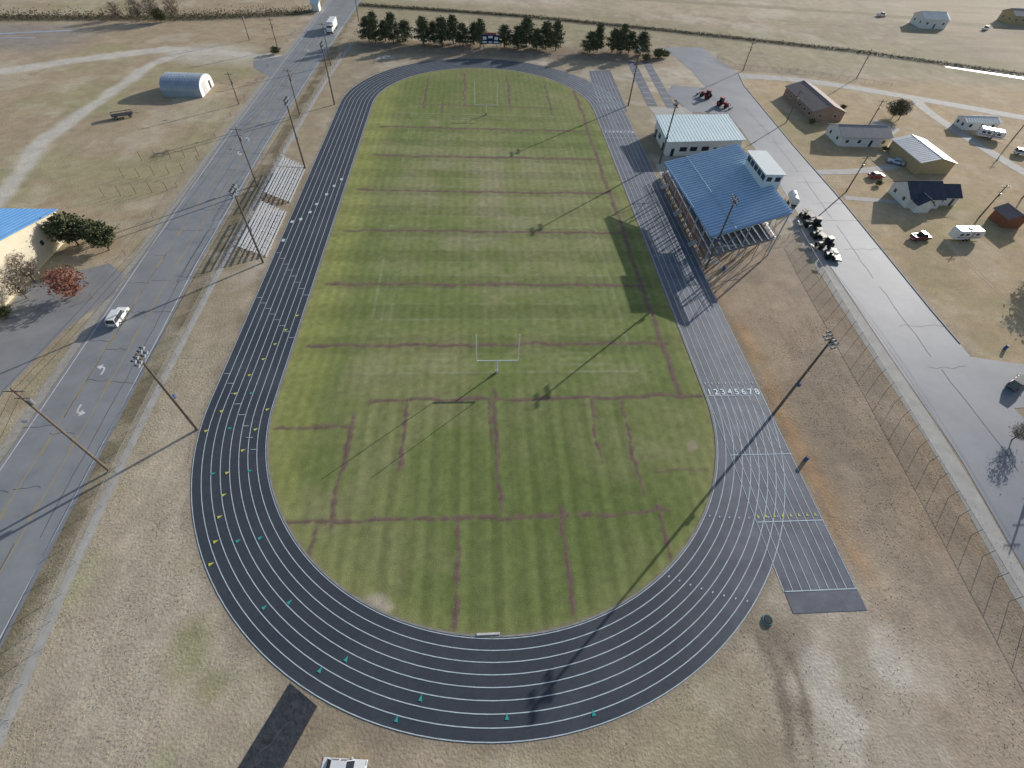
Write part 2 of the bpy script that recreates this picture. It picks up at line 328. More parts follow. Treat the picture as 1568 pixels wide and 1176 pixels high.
for k in range(12):
    t=rr.random()*.9; c=Vector((-23.2-5.3*t,-103-9.5*t)); an=rr.uniform(3.6,4.6); pts=[]
    for j in range(5): pts.append((c.x,c.y)); c=c+Vector((math.cos(an),math.sin(an)))*.45; an+=rr.uniform(-.35,.35)
    ribbon(mb,pts,[.03,.1,.12,.09,.02],.056,1)
mb.obj('rubber_mat_path',[mat('black_rubber_mat',(.032,.036,.044),(.06,.064,.072),1.0,rough=.6,bump=1.,bscale=1.6),mat('mat_fold',(.085,.09,.10))])
mb=MB(); mb.box((-2.2,-97.05,.1),(2.8,.25,.14)); mb.obj('takeoff_board',[mat('white_board',(.65,.65,.62))],bevel=.02)
# ------------------------------------------------------------------ roads
def between(mb,A,B,z,mi=0,n=90):
    A=resample(A,6);B=resample(B,6)
    def at(P,t):
        k=t*(len(P)-1);i=min(int(k),len(P)-2);f=k-i; return (P[i][0]*(1-f)+P[i+1][0]*f,P[i][1]*(1-f)+P[i+1][1]*f)
    a=[at(A,i/n) for i in range(n+1)];b=[at(B,i/n) for i in range(n+1)]
    mb.add([(x,y,z) for x,y in a]+[(x,y,z) for x,y in b],[(i,n+1+i,n+2+i,i+1) for i in range(n)],mi); return a,b
M_as=mat('worn_asphalt',(.22,.226,.24),(.29,.292,.30),.22,rough=.7,bump=.1,bscale=9,detail=9,spec=.4)
M_as2=mat('street_asphalt',(.155,.172,.205),(.225,.238,.27),.10,rough=.65,bump=.08,bscale=9,detail=9,spec=.4)
M_wp=mat('road_white_paint',(.72,.72,.70),(.5,.5,.5),.8); M_yp=mat('road_yellow_paint',(.52,.38,.13),(.38,.30,.16),.8)
M_tar=mat('tar_joint',(.06,.06,.065),(.10,.10,.105),2.)
M_con=mat('concrete_light',(.47,.45,.42),(.35,.335,.31),.5,rough=.85)
M_gravel=mat('gravel_light',(.44,.41,.36),(.30,.28,.25),1.5,bump=.4)
road=empty('main_road')
mb=MB(); a,b=between(mb,ROAD_L,ROAD_R,.03); mb.obj('asphalt',[M_as],road)
mb=MB()
lerp=lambda t:[(p[0]*(1-t)+q[0]*t,p[1]*(1-t)+q[1]*t) for p,q in zip(a,b)]
ribbon(mb,lerp(.045),.15,.04,0); ribbon(mb,lerp(.955),.15,.04,0)
def dashes(pl,on,off,w,z,mi):
    P=resample(pl,1.); i=0
    while i+on<len(P): ribbon(mb,P[i:i+on+1],w,z,mi); i+=on+off
for t in (.355,.645):
    ribbon(mb,lerp(t+(.008 if t<.5 else -.008)*-1),.11,.04,1); dashes(lerp(t+(.012 if t<.5 else -.012)),3,8,.11,.04,1)
def turn_arrow(x,y,s=1):
    z=.043
    ribbon(mb,[(x+.35*s,y-1.2*s),(x+.35*s,y-.2*s),(x+.2*s,y+.35*s),(x-.3*s,y+.6*s)],.3,z,0)
    mb.poly([(x-.3*s,y+1.25*s,z+.004),(x-1.15*s,y+.6*s,z+.004),(x-.3*s,y-.05*s,z+.004)],0)
for x,y in ((-66.9,-53.4),(-66.3,-62),(-67.9,34),(-67.8,25.3),(-67.3,110),(-66,-100)): 
    turn_arrow(x,y,1 if y in(-53.4,34,110) else -1)
mb.obj('road_markings',[M_wp,M_yp],road)
mb=MB()
for y in np.arange(-140,175,9.2):
    for t0,t1 in ((0.02,.34),(.36,.64),(.66,.98)):
        yy=y+random.uniform(-1.5,1.5); xs=np.linspace(-73.2+13*t0,-73.2+13*t1,7)
        if random.random()<.75: ribbon(mb,[(x,yy+random.uniform(-.25,.25)) for x in xs],.09,.036)
for t in (.36,.64,.5,.18,.83):
    P=[(x+random.uniform(-.12,.12),y) for x,y in resample(lerp(t),3)]
    i=0
    while i<len(P)-9:
        if random.random()<.6: ribbon(mb,P[i:i+8],.08,.037)
        i+=7
mb.obj('tar_joints',[M_tar],road)
mb=MB(); ribbon(mb,smooth([(x-.9,y) for x,y in ROAD_L]),1.5,.012); mb.obj('gravel_shoulder',[M_gravel],road)
st=empty('side_street')
mb=MB(); between(mb,STR_L,STR_R,.03)
mb.poly([(80,117.5,.029),(98,117.5,.029),(96,132,.029),(78,130,.029)])
mb.poly([(92,-64.5,.036),(101,-64,.036),(140,-70,.036),(140,-56,.036),(101,-54,.036),(92,-52,.036)])
mb.poly([(82.9,60,.036),(82.5,84,.036),(70,86,.036),(66,78,.036),(70,62,.036)])
mb.obj('asphalt',[M_as2],st)
mb=MB()
for k in range(26):
    y=-120+k*9.5+rr.uniform(-2,2); x0=72+ (y+110)*.07
    if rr.random()<.6: ribbon(mb,[(x0+6+j*1.6,y+rr.uniform(-.4,.4)) for j in range(rr.randint(4,9))],.08,.041)
P=[(x+8.4+rr.uniform(-.2,.2),y) for x,y in resample(STR_L,3)]
for i in range(0,len(P)-8,8):
    if rr.random()<.75: ribbon(mb,P[i:i+8],.09,.046)
mb.obj('cracks',[M_tar],st)
mb=MB(); P=resample(smooth([(x-.1,y) for x,y in STR_L[1:-2]]),4); P=[(71.8-2.4,-140)]+[p for p in P]
ribbon(mb,[(x-1.9,y) for x,y in P if y<0],3.4,.018); mb.obj('concrete_verge',[M_con],st)
mb=MB()
P=resample([(x+.1,y) for x,y in STR_R if -150<=y<=101],3)
P=[p for p in P if not -66<p[1]<-51]
for p,q in zip(P[:-1],P[1:]):
    if abs(q[1]-p[1])>5: continue
    c=((p[0]+q[0])/2,(p[1]+q[1])/2,.07); d=math.hypot(q[0]-p[0],q[1]-p[1]); mb.box(c,(d-.02,.22,.14),0,math.atan2(q[1]-p[1],q[0]-p[0]))
mb.obj('kerb',[M_con],st)
mb=MB(); ribbon(mb,smooth(PATH1),5.5,.022); ribbon(mb,smooth(PATH2),4.2,.026); mb.obj('concrete_lane',[M_con])
mb=MB(); ribbon(mb,smooth(STRIP),1.2,.02); mb.obj('concrete_mow_strip',[M_con])
for nm,pts,m in (('practice_runway',[(56,66),(59.5,66),(61.5,111),(58,111)],M_track),('practice_runway',[(62.5,64.5),(66,64.5),(67.5,111),(64.5,111)],M_track)):
    mb=MB(); mb.poly([(x,y,.03) for x,y in pts],0)
    x0=(pts[0][0]+pts[1][0])/2
    for k in range(9): mb.box((x0+.2*k,68+5*k,.035),(2.6,.18,.004),1)
    mb.obj(nm,[m,M_line])
mb=MB(); mb.poly([(-41,103,.03),(-34,103.5,.03),(-34,107.5,.03),(-40,107.5,.03)]); mb.obj('shot_put_pad',[M_con])
mb=MB(); mb.poly([(57,56,.028),(70,58,.028),(71,66,.028),(56,65,.028)]); mb.poly([(52,24,.033),(66,26,.033),(66,29,.033),(51,29,.033)]); mb.poly([(48.3,-23,.027),(52,-23,.027),(52,24,.027),(48.3,24,.027)]);mb.obj('concrete_apron',[M_con])
mb=MB(); ribbon(mb,smooth([(112.5,5),(104,6),(97,7)]),2.2,.03); ribbon(mb,smooth([(124,26),(110,22),(96,21)]),3,.036); mb.poly([(124,38,.03),(140,52,.03),(136,60,.03),(122,48,.03)]); mb.obj('driveway',[M_con])
mb=MB(); mb.poly([(-74.5,-28,.024),(-79,-24,.024),(-91,-30,.024),(-91,-70,.024),(-84,-80,.024),(-80,-60,.024),(-78,-44,.024),(-73.8,-34,.024)]); mb.poly([(-74.3,82,.024),(-82,90,.024),(-84,97,.024),(-74.3,104,.024)]); mb.obj('paved_yard',[M_as])
mb=MB(); ribbon(mb,smooth([(200,118),(235,104),(300,76)]),2.2,.03); ribbon(mb,smooth([(-200,112),(-186,116),(-170,121),(-160,124)]),1.6,.03); ribbon(mb,smooth([(-190,110),(-180,112),(-168,114)]),1.1,.03); mb.obj('puddle_water',[mat('bright_water',(.45,.48,.52),(.30,.33,.36),.2,rough=.3)])
mb=MB(); ribbon(mb,smooth(CANAL),1.6,.02); mb.obj('canal_water',[mat('canal_water',(.03,.035,.035),(.05,.05,.045),.2,rough=.7,spec=.1)])
# ------------------------------------------------------------------ poles, fences
M_wood=mat('weathered_pole_wood',(.13,.10,.08),(.20,.16,.13),2.); M_gal=mat('galvanised_steel',(.42,.43,.45),(.33,.34,.36),2.,rough=.45,metal=.6)
M_lamp=mat('lamp_reflector',(.36,.39,.43),(.28,.31,.34),2.,rough=.4); M_dark=mat('dark_metal',(.04,.04,.045),None,2.,rough=.5)
M_blue=mat('blue_box_paint',(.05,.12,.32),None,2.)
def floodlight(x,y,h,face,tr=True):
    e=empty('floodlight_pole',(x,y,0),face)
    mb=MB(); mb.beam((0,0,-.3),(0,0,h),.25,0,10,.15)
    for z in (h-.25,h-1.1):
        w=1.2
        mb.beam((0,-w,z),(0,w,z),.06,1)
        for k in (-1,-.45,.45,1):
            yy=k*w
            mb.beam((.05,yy,z+.1),(.38,yy,z+.02),.13,2,8,.25); mb.beam((-.18,yy,z+.14),(.05,yy,z+.1),.12,3,8,.13)
    mb.box((-.2,0,h-.7),(.3,.6,.6),3)
    if tr:
        mb.box((.0,.42,h*.45),(.38,.4,.6),4); mb.beam((.1,.15,h*.45),(.1,.15,h-1),.03,3)
    mb.beam((-.4,-.4,h*.62),(.4,.4,h*.62),.04,1)
    mb.obj('pole_and_lamps',[M_wood,M_gal,M_lamp,M_dark,M_blue],e)
for (x,y,h) in ((-46.95,-66.1,17.3),(-48.4,-23.4,16.8),(-48.5,17.6,17.1),(-48.4,59.9,16.9)): floodlight(x,y,h,0)
for (x,y,h) in ((47.3,-64.8,18.4),(48.0,-24.6,17.),(49.8,24.6,16.4),(49.1,65.6,17.3)): floodlight(x,y,h,math.pi)
def upole(x,y,h,rz=0,lamp=True):
    e=empty('utility_pole',(x,y,0),rz); mb=MB()
    mb.beam((0,0,-.3),(0,0,h),.2,0,8,.12); mb.beam((-1.2,0,h-.6),(1.2,0,h-.6),.07,0); mb.beam((-.9,0,h-1.9),(.9,0,h-1.9),.06,0)
    for k in (-1.1,-.5,.5,1.1): mb.beam((k,0,h-.55),(k,0,h-.3),.05,1)
    mb.beam((.3,.1,h-3.2),(.3,.1,h-2.3),.22,1,8)
    if lamp:
        mb.beam((0,0,h*.62),(-2.6,0,h*.66),.04,1); mb.box((-2.9,0,h*.66),(.8,.3,.18),1)
    mb.obj('pole_and_crossarms',[M_wood,M_gal],e); return (x,y,h)
UP=[upole(-56.7,-73.2,19.2),upole(-57.5,6.5,15),upole(-57,50,13),upole(-56,95,13),upole(-54,150,13)]
UP0=upole(-52.5,-128,16)
UR=[upole(96,-68,10,lamp=False),upole(99,10,10,lamp=False),upole(101,55,10,lamp=False),upole(104,104,10,lamp=False)]
for q in ((130,-2,9),(128,52,9),(150,100,10),(175,45,9),(200,62,9),(150,8,9)): upole(*q,lamp=False)
for x,y,h in ((-84,-62,12),(-77.5,58,9),(-92,120,10),(-78.5,110,10)): upole(x,y,h)
def wires(name,seq,offs):
    mb=MB()
    for (x0,y0,h0),(x1,y1,h1) in zip(seq[:-1],seq[1:]):
        for o in offs:
            pr=None
            for k in range(11):
                t=k/10; p=(x0+(x1-x0)*t+o,y0+(y1-y0)*t,(h0-.4)*(1-t)+(h1-.4)*t-4*1.2*t*(1-t))
                if pr: mb.beam(pr,p,.022,0,3,cap=False)
                pr=p
    mb.obj(name,[M_dark])
wires('overhead_wires',[UP0]+UP,(-1.1,0,1.1)); wires('overhead_wires',UR,(0,.8))
M_mesh=mat('chain_link_mesh',(.30,.30,.31),None,1.,rough=.6,alpha=.15); M_mesh_d=mat('chain_link_mesh_dark',(.14,.13,.12),None,1.,rough=.6,alpha=.22)
M_post=mat('fence_post_steel',(.24,.23,.22),None,1.,rough=.5)
def fence(name,pl,h,step=3.,m=M_mesh):
    e=empty(name); P=resample(pl,step); mb=MB(); mm=MB()
    for p in P: mb.beam((p[0],p[1],0),(p[0],p[1],h),.045,0,5)
    for p,q in zip(P[:-1],P[1:]):
        mb.beam((p[0],p[1],h-.05),(q[0],q[1],h-.05),.03,0,4); mm.poly([(p[0],p[1],.05),(q[0],q[1],.05),(q[0],q[1],h-.08),(p[0],p[1],h-.08)])
    mb.obj('posts_and_rail',[M_post],e); mm.obj('mesh',[m],e)
fence('chain_link_fence',smooth(STRIP,1),1.8)
fence('chain_link_fence',FENCE_R,2.2,3.,M_mesh_d)
fence('chain_link_fence',[(75,-12),(69,-14),(68,12),(70,28)],1.8,3.,M_mesh_d)
fence('chain_link_fence',[(-52.5,120),(-20,112),(30,110),(56,113)],1.5)
fence('yard_fence',[(98,118),(102,108),(130,104),(160,92)],1.2)
mb=MB()
for i in range(5):
    for j in range(3): 
        x=-92+i*3.3+j*.6; y=2+j*9+i*.8; mb.beam((x,y,0),(x,y,2.4),.07,0,5)
mb.obj('trellis_posts',[M_wood])
mb=MB()
for k in range(13): y=-35+k*14; mb.beam((-77.2,y,0),(-77.2,y,1.2),.06,0,5)
for z in (.5,1.1): mb.beam((-77.2,-35,z),(-77.2,133,z),.012,0,3)
mb.obj('wire_fence',[M_wood])
# ------------------------------------------------------------------ goal posts
M_white=mat('white_paint',(.80,.80,.78),(.74,.74,.72),2.,rough=.4)
for y in (-54.86,54.86):
    mb=MB(); mb.beam((0,0,0),(0,0,3.05),.13,0,10); mb.beam((-3.56,0,3.05),(3.56,0,3.05),.10,0,8)
    for x in (-3.56,3.56): mb.beam((x,0,3.05),(x,0,9.4),.07,0,8)
    mb.box((0,0,.35),(.35,.35,.7),1)
    mb.obj('goal_post',[M_white,M_white if y<0 else M_blue],loc=(.2,y,0))
e=empty('scoreboard',(3,116.5,0)); mb=MB()
for x in (-2.6,2.6): mb.box((x,0,1.35),(.25,.25,2.7),1)
mb.box((0,0,4.2),(7,.35,3.0),0); mb.box((0,0,6.1),(4.6,.35,.7),3)
for x,z,w,h in ((0,5.0,1.8,.7),(-2.3,4.6,1.4,1.),(2.3,4.6,1.4,1.),(-2.3,3.3,1.8,.5),(0,3.3,1.4,.5),(2.3,3.3,1.8,.5)): mb.box((x,-.19,z),(w,.03,h),2)
mb.obj('panel',[mat('navy_paint',(.02,.035,.12)),M_gal,M_white,mat('sponsor_panel',(.35,.12,.10))],e)
# ------------------------------------------------------------------ away bleachers
M_alu=mat('aluminium_plank',(.70,.72,.74),(.58,.60,.62),1.5,rough=.4,metal=.15)
def away_bleacher(x0,x1,y0,y1):
    e=empty('bleachers',((x0+x1)/2,(y0+y1)/2,0)); W=x1-x0; Ln=y1-y0; n=5; mb=MB()
    for i in range(n):
        x=W/2-.5-i*(W-.6)/n; z=.45+i*.55
        mb.box((x,0,z),(.50,Ln,.06),0); mb.box((x+.5,0,z-.35),(.36,Ln,.05),0)
        k=int(Ln/2.5)
        for j in range(k+1): yy=-Ln/2+.2+j*(Ln-.4)/k; mb.box((x,yy,z/2),(.08,.08,z-.07),1); mb.beam((W/2,yy,.2),(-W/2+.2,yy,.3+n*.52),.04,1,4) if i==0 else None
    for z in (3.3,3.9): mb.beam((-W/2+.1,-Ln/2,z),(-W/2+.1,Ln/2,z),.03,1,4)
    for j in range(7): yy=-Ln/2+j*Ln/6; mb.beam((-W/2+.1,yy,0),(-W/2+.1,yy,3.9),.035,1,4)
    for s in (-1,1): mb.beam((-W/2+.1,s*Ln/2,3.9),(W/2,s*Ln/2,1.2),.03,1,4)
    mb.obj('planks_and_frame',[M_alu,M_dark],e)
away_bleacher(-54.2,-48.4,-21.5,-3.6); away_bleacher(-54.6,-48.6,.4,18.5)
# ------------------------------------------------------------------ grandstand
gs=empty('grandstand')
FN=(47.4,-22.8,7.0);FF=(45.7,10.6,7.0);BF=(64.1,13,11.0);BN=(64.8,-19.5,11.0)
def Q(u,v,dz=0):
    a=[FN[i]*(1-v)+FF[i]*v for i in range(3)]; b=[BN[i]*(1-v)+BF[i]*v for i in range(3)]
    return (a[0]*(1-u)+b[0]*u,a[1]*(1-u)+b[1]*u,a[2]*(1-u)+b[2]*u+dz)
M_roof=mat('blue_white_metal_roof',(.27,.47,.72),(.20,.38,.63),.25,rough=.5,metal=.1)
M_roofw=mat('white_roof_beam',(.66,.75,.82),None,1.,rough=.4)
mb=MB(); n=34
for k in range(n):
    v0,v1=k/n,(k+1)/n
    for a_,b_,z0,z1 in ((v0,v0+.66/n,0,0),(v0+.66/n,v0+.84/n,0,.18),(v0+.84/n,v1,.18,0)):
        mb.add([Q(-.02,a_,z0),Q(1.02,a_,z0),Q(1.02,b_,z1),Q(-.02,b_,z1)],[(0,1,2,3)],0 if z0==z1 else 1)
mb.add([Q(-.02,0,-.12),Q(1.02,0,-.12),Q(1.02,1,-.12),Q(-.02,1,-.12)],[(3,2,1,0)],0)
mb.obj('roof_sheets',[M_roof,M_roofw],gs)
mb=MB()
for k in range(8):
    v=k/7; mb.beam(Q(0,v,-.3),Q(1,v,-.3),.16,0,6)
for u in (0,.33,.66,1): mb.beam(Q(u,0,-.35),Q(u,1,-.35),.12,0,6)
mb.beam(Q(.0,0,.02),Q(.0,1,.02),.10,0,6); mb.beam(Q(.3,0,.2),Q(.3,1,.2),.06,0,6)
for k in range(8):
    v=k/7
    for u in (.04,.5,.98):
        t=Q(u,v,-.3); mb.beam((t[0],t[1],0),t,.15,0,8)
for v in (0,1):
    for u0,u1 in ((.04,.5),(.5,.98)):
        a_=Q(u0,v,-.4);b_=Q(u1,v,-.4); mb.beam((a_[0],a_[1],1),b_,.07,0,5); mb.beam((b_[0],b_[1],1),a_,.07,0,5); mb.beam((a_[0],a_[1],4),(b_[0],b_[1],4),.07,0,5)
for k in range(7):
    a_=Q(.98,k/7,-.4);b_=Q(.98,(k+1)/7,-.4); mb.beam((a_[0],a_[1],1),b_,.06,0,5); mb.beam((b_[0],b_[1],1),a_,.06,0,5)
mb.obj('posts_and_trusses',[mat('blue_grey_steel',(.38,.46,.54),None,1.,rough=.45)],gs)
M_rust=mat('red_brown_railing',(.25,.12,.09),(.32,.18,.13),1.); M_seat=mat('bleacher_seat',(.34,.30,.29),(.26,.22,.21),1.)
mb=MB(); nr=11
for i in range(nr):
    x=49.2+i*1.25; z=1.6+i*.48
    mb.box((x,-3,z-.05),(1.2,39,.08),1); mb.box((x-.58,-3,z-.28),(.04,39,.36),1); mb.box((x+.2,-3,z+.35),(.36,39,.06),0)
    for k in range(14): mb.box((x+.2,-22+k*2.95,z+.155),(.06,.06,.3),2)
    if i%2==0:
        for k in range(10): mb.beam((x,-22.3+k*4.3,0),(x,-22.3+k*4.3,z-.1),.09,3,6)
for k in range(10):
    y=-22.3+k*4.3; mb.beam((48.7,y,1.2),(61.9,y,6.1),.12,3,6)
    for i in range(0,10,2):
        x=49.2+i*1.25; z=1.6+i*.48; mb.beam((x,y,.2),(x+2.5,y,z+.6),.05,3,4)
mb.box((48.45,-3,.75),(.12,39,.9),2)
for z in (1.9,2.3,2.7): mb.beam((48.3,-22.5,z),(48.3,16.5,z),.035,2,5)
for k in range(27): mb.beam((48.3,-22.5+k*1.5,0),(48.3,-22.5+k*1.5,2.7),.04,2,4)
for s in (-22.6,16.6):
    for dz in (.5,1.1): mb.beam((48.6,s,1.6+dz),(62.2,s,6.4+dz),.04,3,5)
    for i in range(12): mb.beam((48.6+i*1.24,s,1.6+i*.44),(48.6+i*1.24,s,2.7+i*.44),.035,3,4)
for y in (-16,-3,10):
    for k in range(6): mb.box((48.0-.28*k,y,1.3-.22*k),(.28,1.6,.06),0)
    for s in (-.8,.8): mb.beam((48.2,y+s,1.4),(46.6,y+s,.1),.06,2,5); mb.beam((48.2,y+s,2.4),(46.6,y+s,1.1),.03,2,5)
mb.obj('seating',[M_alu,M_seat,M_rust,M_gal],gs)
pb=MB(); cx,cy=64.4,-3.0
pb.box((cx,cy,11.8),(4.0,11,3.9),0); pb.box((cx-.1,cy,13.84),(4.9,11.8,.16),1)
for k in range(5): pb.box((cx-2.02,cy-4.3+k*2.15,12.6),(.06,1.7,1.1),2)
for x in (-1.,1.): pb.box((cx+x,cy-5.52,12.6),(1.2,.06,1.0),2)
pb.box((cx-2.03,cy,11.7),(.05,10.9,.12),1)
for yy in (-5,0,5): pb.beam((cx+1.8,cy+yy,0),(cx+1.8,cy+yy,9.9),.15,3,8)
for k in range(12): pb.box((cx+3.0,cy-7+k*.9,1+k*.85),(1.1,.9,.08),3)
for s in (-.55,.55): pb.beam((cx+3.0+s,cy-7,1.9),(cx+3.0+s,cy+3,11),.03,3,4)
pb.obj('press_box',[mat('pale_blue_siding',(.62,.72,.78),(.55,.66,.72),1.),mat('pale_roof',(.74,.78,.78),None,.5),mat('dark_glass',(.03,.035,.045),None,1.,rough=.12,spec=.6),M_gal],gs)
M_glass=MATS['dark_glass']
# ------------------------------------------------------------------ buildings
def building(name,x0,x1,y0,y1,h,rh,axis,wall,roof,rz=0,wins=True,over=.45):
    cx,cy=(x0+x1)/2,(y0+y1)/2; e=empty(name,(cx,cy,0),rz)
    W,D=(x1-x0),(y1-y0)
    sw=(axis=='y')
    if sw: W,D=D,W
    T=(lambda p:(-p[1],p[0],p[2])) if sw else (lambda p:p)
    mb=MB(); w,d=W/2,D/2
    P=[(-w,-d,0),(w,-d,0),(w,d,0),(-w,d,0),(-w,-d,h),(w,-d,h),(w,d,h),(-w,d,h),(-w,0,h+rh),(w,0,h+rh)]
    mb.add([T(p) for p in P],[(0,1,5,4),(2,3,7,6),(1,2,6,9,5),(3,0,4,8,7)],0)
    mb.obj('walls',[wall],e)
    mb=MB(); o=over; sl=rh/d; t=.14
    for s in (-1,1):
        A=[(-w-o,s*(d+o),h-sl*o+.03),(w+o,s*(d+o),h-sl*o+.03),(w+o,0,h+rh+.03),(-w-o,0,h+rh+.03)]
        B=[(p[0],p[1],p[2]+t) for p in A]
        mb.add([T(p) for p in A+B],[(0,1,2,3),(7,6,5,4),(0,4,5,1),(1,5,6,2),(3,7,4,0)],0)
        if 'metal' in roof.name:
            for k in range(int(W/1.0)):
                xx=-w+.5+k; mb.beam(T((xx,s*(d+o),h-sl*o+.19)),T((xx,0,h+rh+.19)),.035,0,3,cap=False)
    mb.beam(T((-w-o,0,h+rh+.18)),T((w+o,0,h+rh+.18)),.08,0,5)
    mb.obj('roof',[roof],e)
    if wins:
        mb=MB()
        def win(px,py,pz,ww,hh,nx):
            for g,(m,k) in enumerate(((0,.04),(1,.07))):
                a=ww-(.16 if g else 0); b=hh-(.16 if g else 0)
                dim=(k,a,b) if nx=='x' else (a,k,b)
                p=T((px,py,pz)); 
                if sw: dim=(dim[1],dim[0],dim[2])
                mb.box(p,dim,m)
        n=max(2,int(W/3.4))
        for k in range(n):
            x=-w+W*(k+.5)/n
            for s in (-1,1):
                if k==n//2 and s==-1: win(x,s*d,1.07,1.,2.1,'y')
                else: win(x,s*d,h*.55,1.2,1.1,'y')
        for s in (-1,1):
            for yy in (-D*.24,D*.24): win(s*w,yy,h*.55,1.1,1.1,'x')
        mb.obj('windows_and_door',[M_white,M_glass],e)
    return e
M_brick=mat('tan_brick',(.33,.24,.19),(.27,.18,.14),1.5); M_wwall=mat('white_siding',(.74,.74,.72),(.66,.66,.65),1.); M_tan=mat('tan_wall',(.48,.38,.22),(.42,.33,.19),1.); M_cream=mat('cream_wall',(.66,.60,.46),(.58,.52,.40),.6)
M_rbrown=mat('brown_shingles',(.20,.16,.16),(.26,.21,.20),.8,bump=.3); M_rgrey=mat('grey_shingles',(.28,.26,.26),(.34,.32,.31),.8,bump=.3); M_rnavy=mat('dark_shingles',(.045,.055,.085),(.07,.08,.11),.8,bump=.3); M_rwhite=mat('white_metal_roof',(.76,.76,.74),(.66,.66,.64),.5,rough=.4)
M_rblue=mat('bright_blue_metal_roof',(.16,.38,.72),(.12,.32,.64),.3,rough=.4); M_rteal=mat('pale_teal_roof',(.66,.78,.80),(.58,.72,.74),.2,rough=.45)
building('brick_house',110.4,121.6,57.5,79.5,2.9,1.9,'y',M_brick,M_rbrown)
building('white_house',111,127,38.2,47.5,2.9,1.7,'x',M_wwall,M_rgrey)
building('metal_garage',125.8,136.4,21.2,36,3.4,1.3,'y',M_tan,M_rwhite,wins=False)
e=building('cottage',111.4,120.5,2,10.5,2.9,2.4,'x',M_wwall,M_rnavy)
b2=building('cottage_wing',120.5,126.5,3.6,9.6,2.6,1.8,'x',M_wwall,M_rnavy); b2.parent=e; b2.location=(b2.location[0]-e.location[0],b2.location[1]-e.location[1],0); b2.name='wing'
b3=building('porch',112.5,116.5,-.2,3,2.4,1.4,'y',M_wwall,M_rnavy,wins=False); b3.parent=e; b3.location=(b3.location[0]-e.location[0],b3.location[1]-e.location[1],0); b3.name='porch'
building('garden_shed',132.5,137.5,-7,-2,2.6,1.2,'y',mat('rust_siding',(.28,.12,.07)),M_rbrown,wins=False)
building('blue_roof_building',-126,-91.6,-44,-13.5,5.6,3.0,'x',M_cream,M_rblue)
building('farm_shed',225,238,176,186,4,2,'x',M_wwall,M_rwhite); building('farm_shed',285,300,190,200,4,2,'x',M_tan,M_rgrey)
building('pump_house',-76.5,-73.5,163,167,3,1.2,'x',M_wwall,M_rteal,wins=False)
building('mobile_home',163,175,53,58,2.6,.9,'x',M_wwall,M_rwhite)
e=empty('concession_building'); mb=MB()
P=[(52.6,29),(75.5,31.5),(75.5,46.8),(52.9,44.8)]
zt=[4.1,4.1,4.7,4.7]
mb.add([(x,y,0) for x,y in P]+[(x,y,z) for (x,y),z in zip(P,zt)],[(0,1,5,4),(1,2,6,5),(2,3,7,6),(3,0,4,7)],0)
mb.obj('walls',[M_wwall],e)
mb=MB(); Pr=[(51.9,28.3),(76.2,30.9),(76.2,47.6),(52.2,45.6)]
mb.add([(x,y,z+.05) for (x,y),z in zip(Pr,zt)]+[(x,y,z+.3) for (x,y),z in zip(Pr,zt)],[(3,2,1,0),(4,5,6,7),(0,1,5,4),(1,2,6,5),(2,3,7,6),(3,0,4,7)],0)
for k in range(24): 
    t=(k+.5)/24; a_=(Pr[0][0]+(Pr[1][0]-Pr[0][0])*t,Pr[0][1]+(Pr[1][1]-Pr[0][1])*t,4.42); b_=(Pr[3][0]+(Pr[2][0]-Pr[3][0])*t,Pr[3][1]+(Pr[2][1]-Pr[3][1])*t,5.02); mb.beam(a_,b_,.04,0,4)
mb.obj('roof',[M_rteal],e)
mb=MB()
for t,w,hh,z in ((.08,1.,2.1,1.1),(.22,2.2,1.2,1.9),(.36,2.2,1.2,1.9),(.52,2.2,1.2,1.9),(.66,1.,2.1,1.1),(.8,1.6,1.1,1.9),(.93,1.,2.1,1.1)):
    x=52.6+22.9*t;y=29+2.5*t; mb.box((x,y-.03,z),(w,.1,hh),0,math.atan2(2.5,22.9))
for y,w,z,hh in ((33,1.,1.1,2.1),(38,1.5,2,1.1),(42,1.,1.1,2.1)): mb.box((52.7,y,z),(.1+.3,w,hh),0)
mb.obj('windows_and_doors',[M_glass],e)
e=empty('metal_barn',(-96,67.8,0)); mb=MB(); n=14; w=6.0; prof=[(-5.4,0),(-5.4,1.8)]+[(-5.4*math.cos(math.pi*k/n),1.8+2.9*math.sin(math.pi*k/n)) for k in range(1,n)]+[(5.4,1.8),(5.4,0)]
m=len(prof)
mb.add([(-w,a_,b_) for a_,b_ in prof]+[(w,a_,b_) for a_,b_ in prof],[(k,k+1,m+k+1,m+k) for k in range(m-1)],0)
for k in range(13):
    x=-w+.5+k*.92
    for i in range(m-1): mb.beam((x,prof[i][0]*1.004,prof[i][1]*1.004),(x,prof[i+1][0]*1.004,prof[i+1][1]*1.004),.04,0,3,cap=False)
mb.obj('vault_roof',[mat('grey_steel_sheet',(.30,.35,.42),(.38,.43,.50),.6,rough=.4,metal=.1)],e)
mb=MB()
for s in (-1,1): mb.add([(s*(w-.02),a_*.99,b_*.99) for a_,b_ in prof],[tuple(range(m))],0)
mb.box((w,-1.5,1.6),(.1,2.8,3.2),1); mb.box((w,2.6,1.2),(.1,1.1,2.2),2)
mb.obj('end_walls',[M_wwall,mat('pale_door',(.55,.56,.56)),M_dark],e)
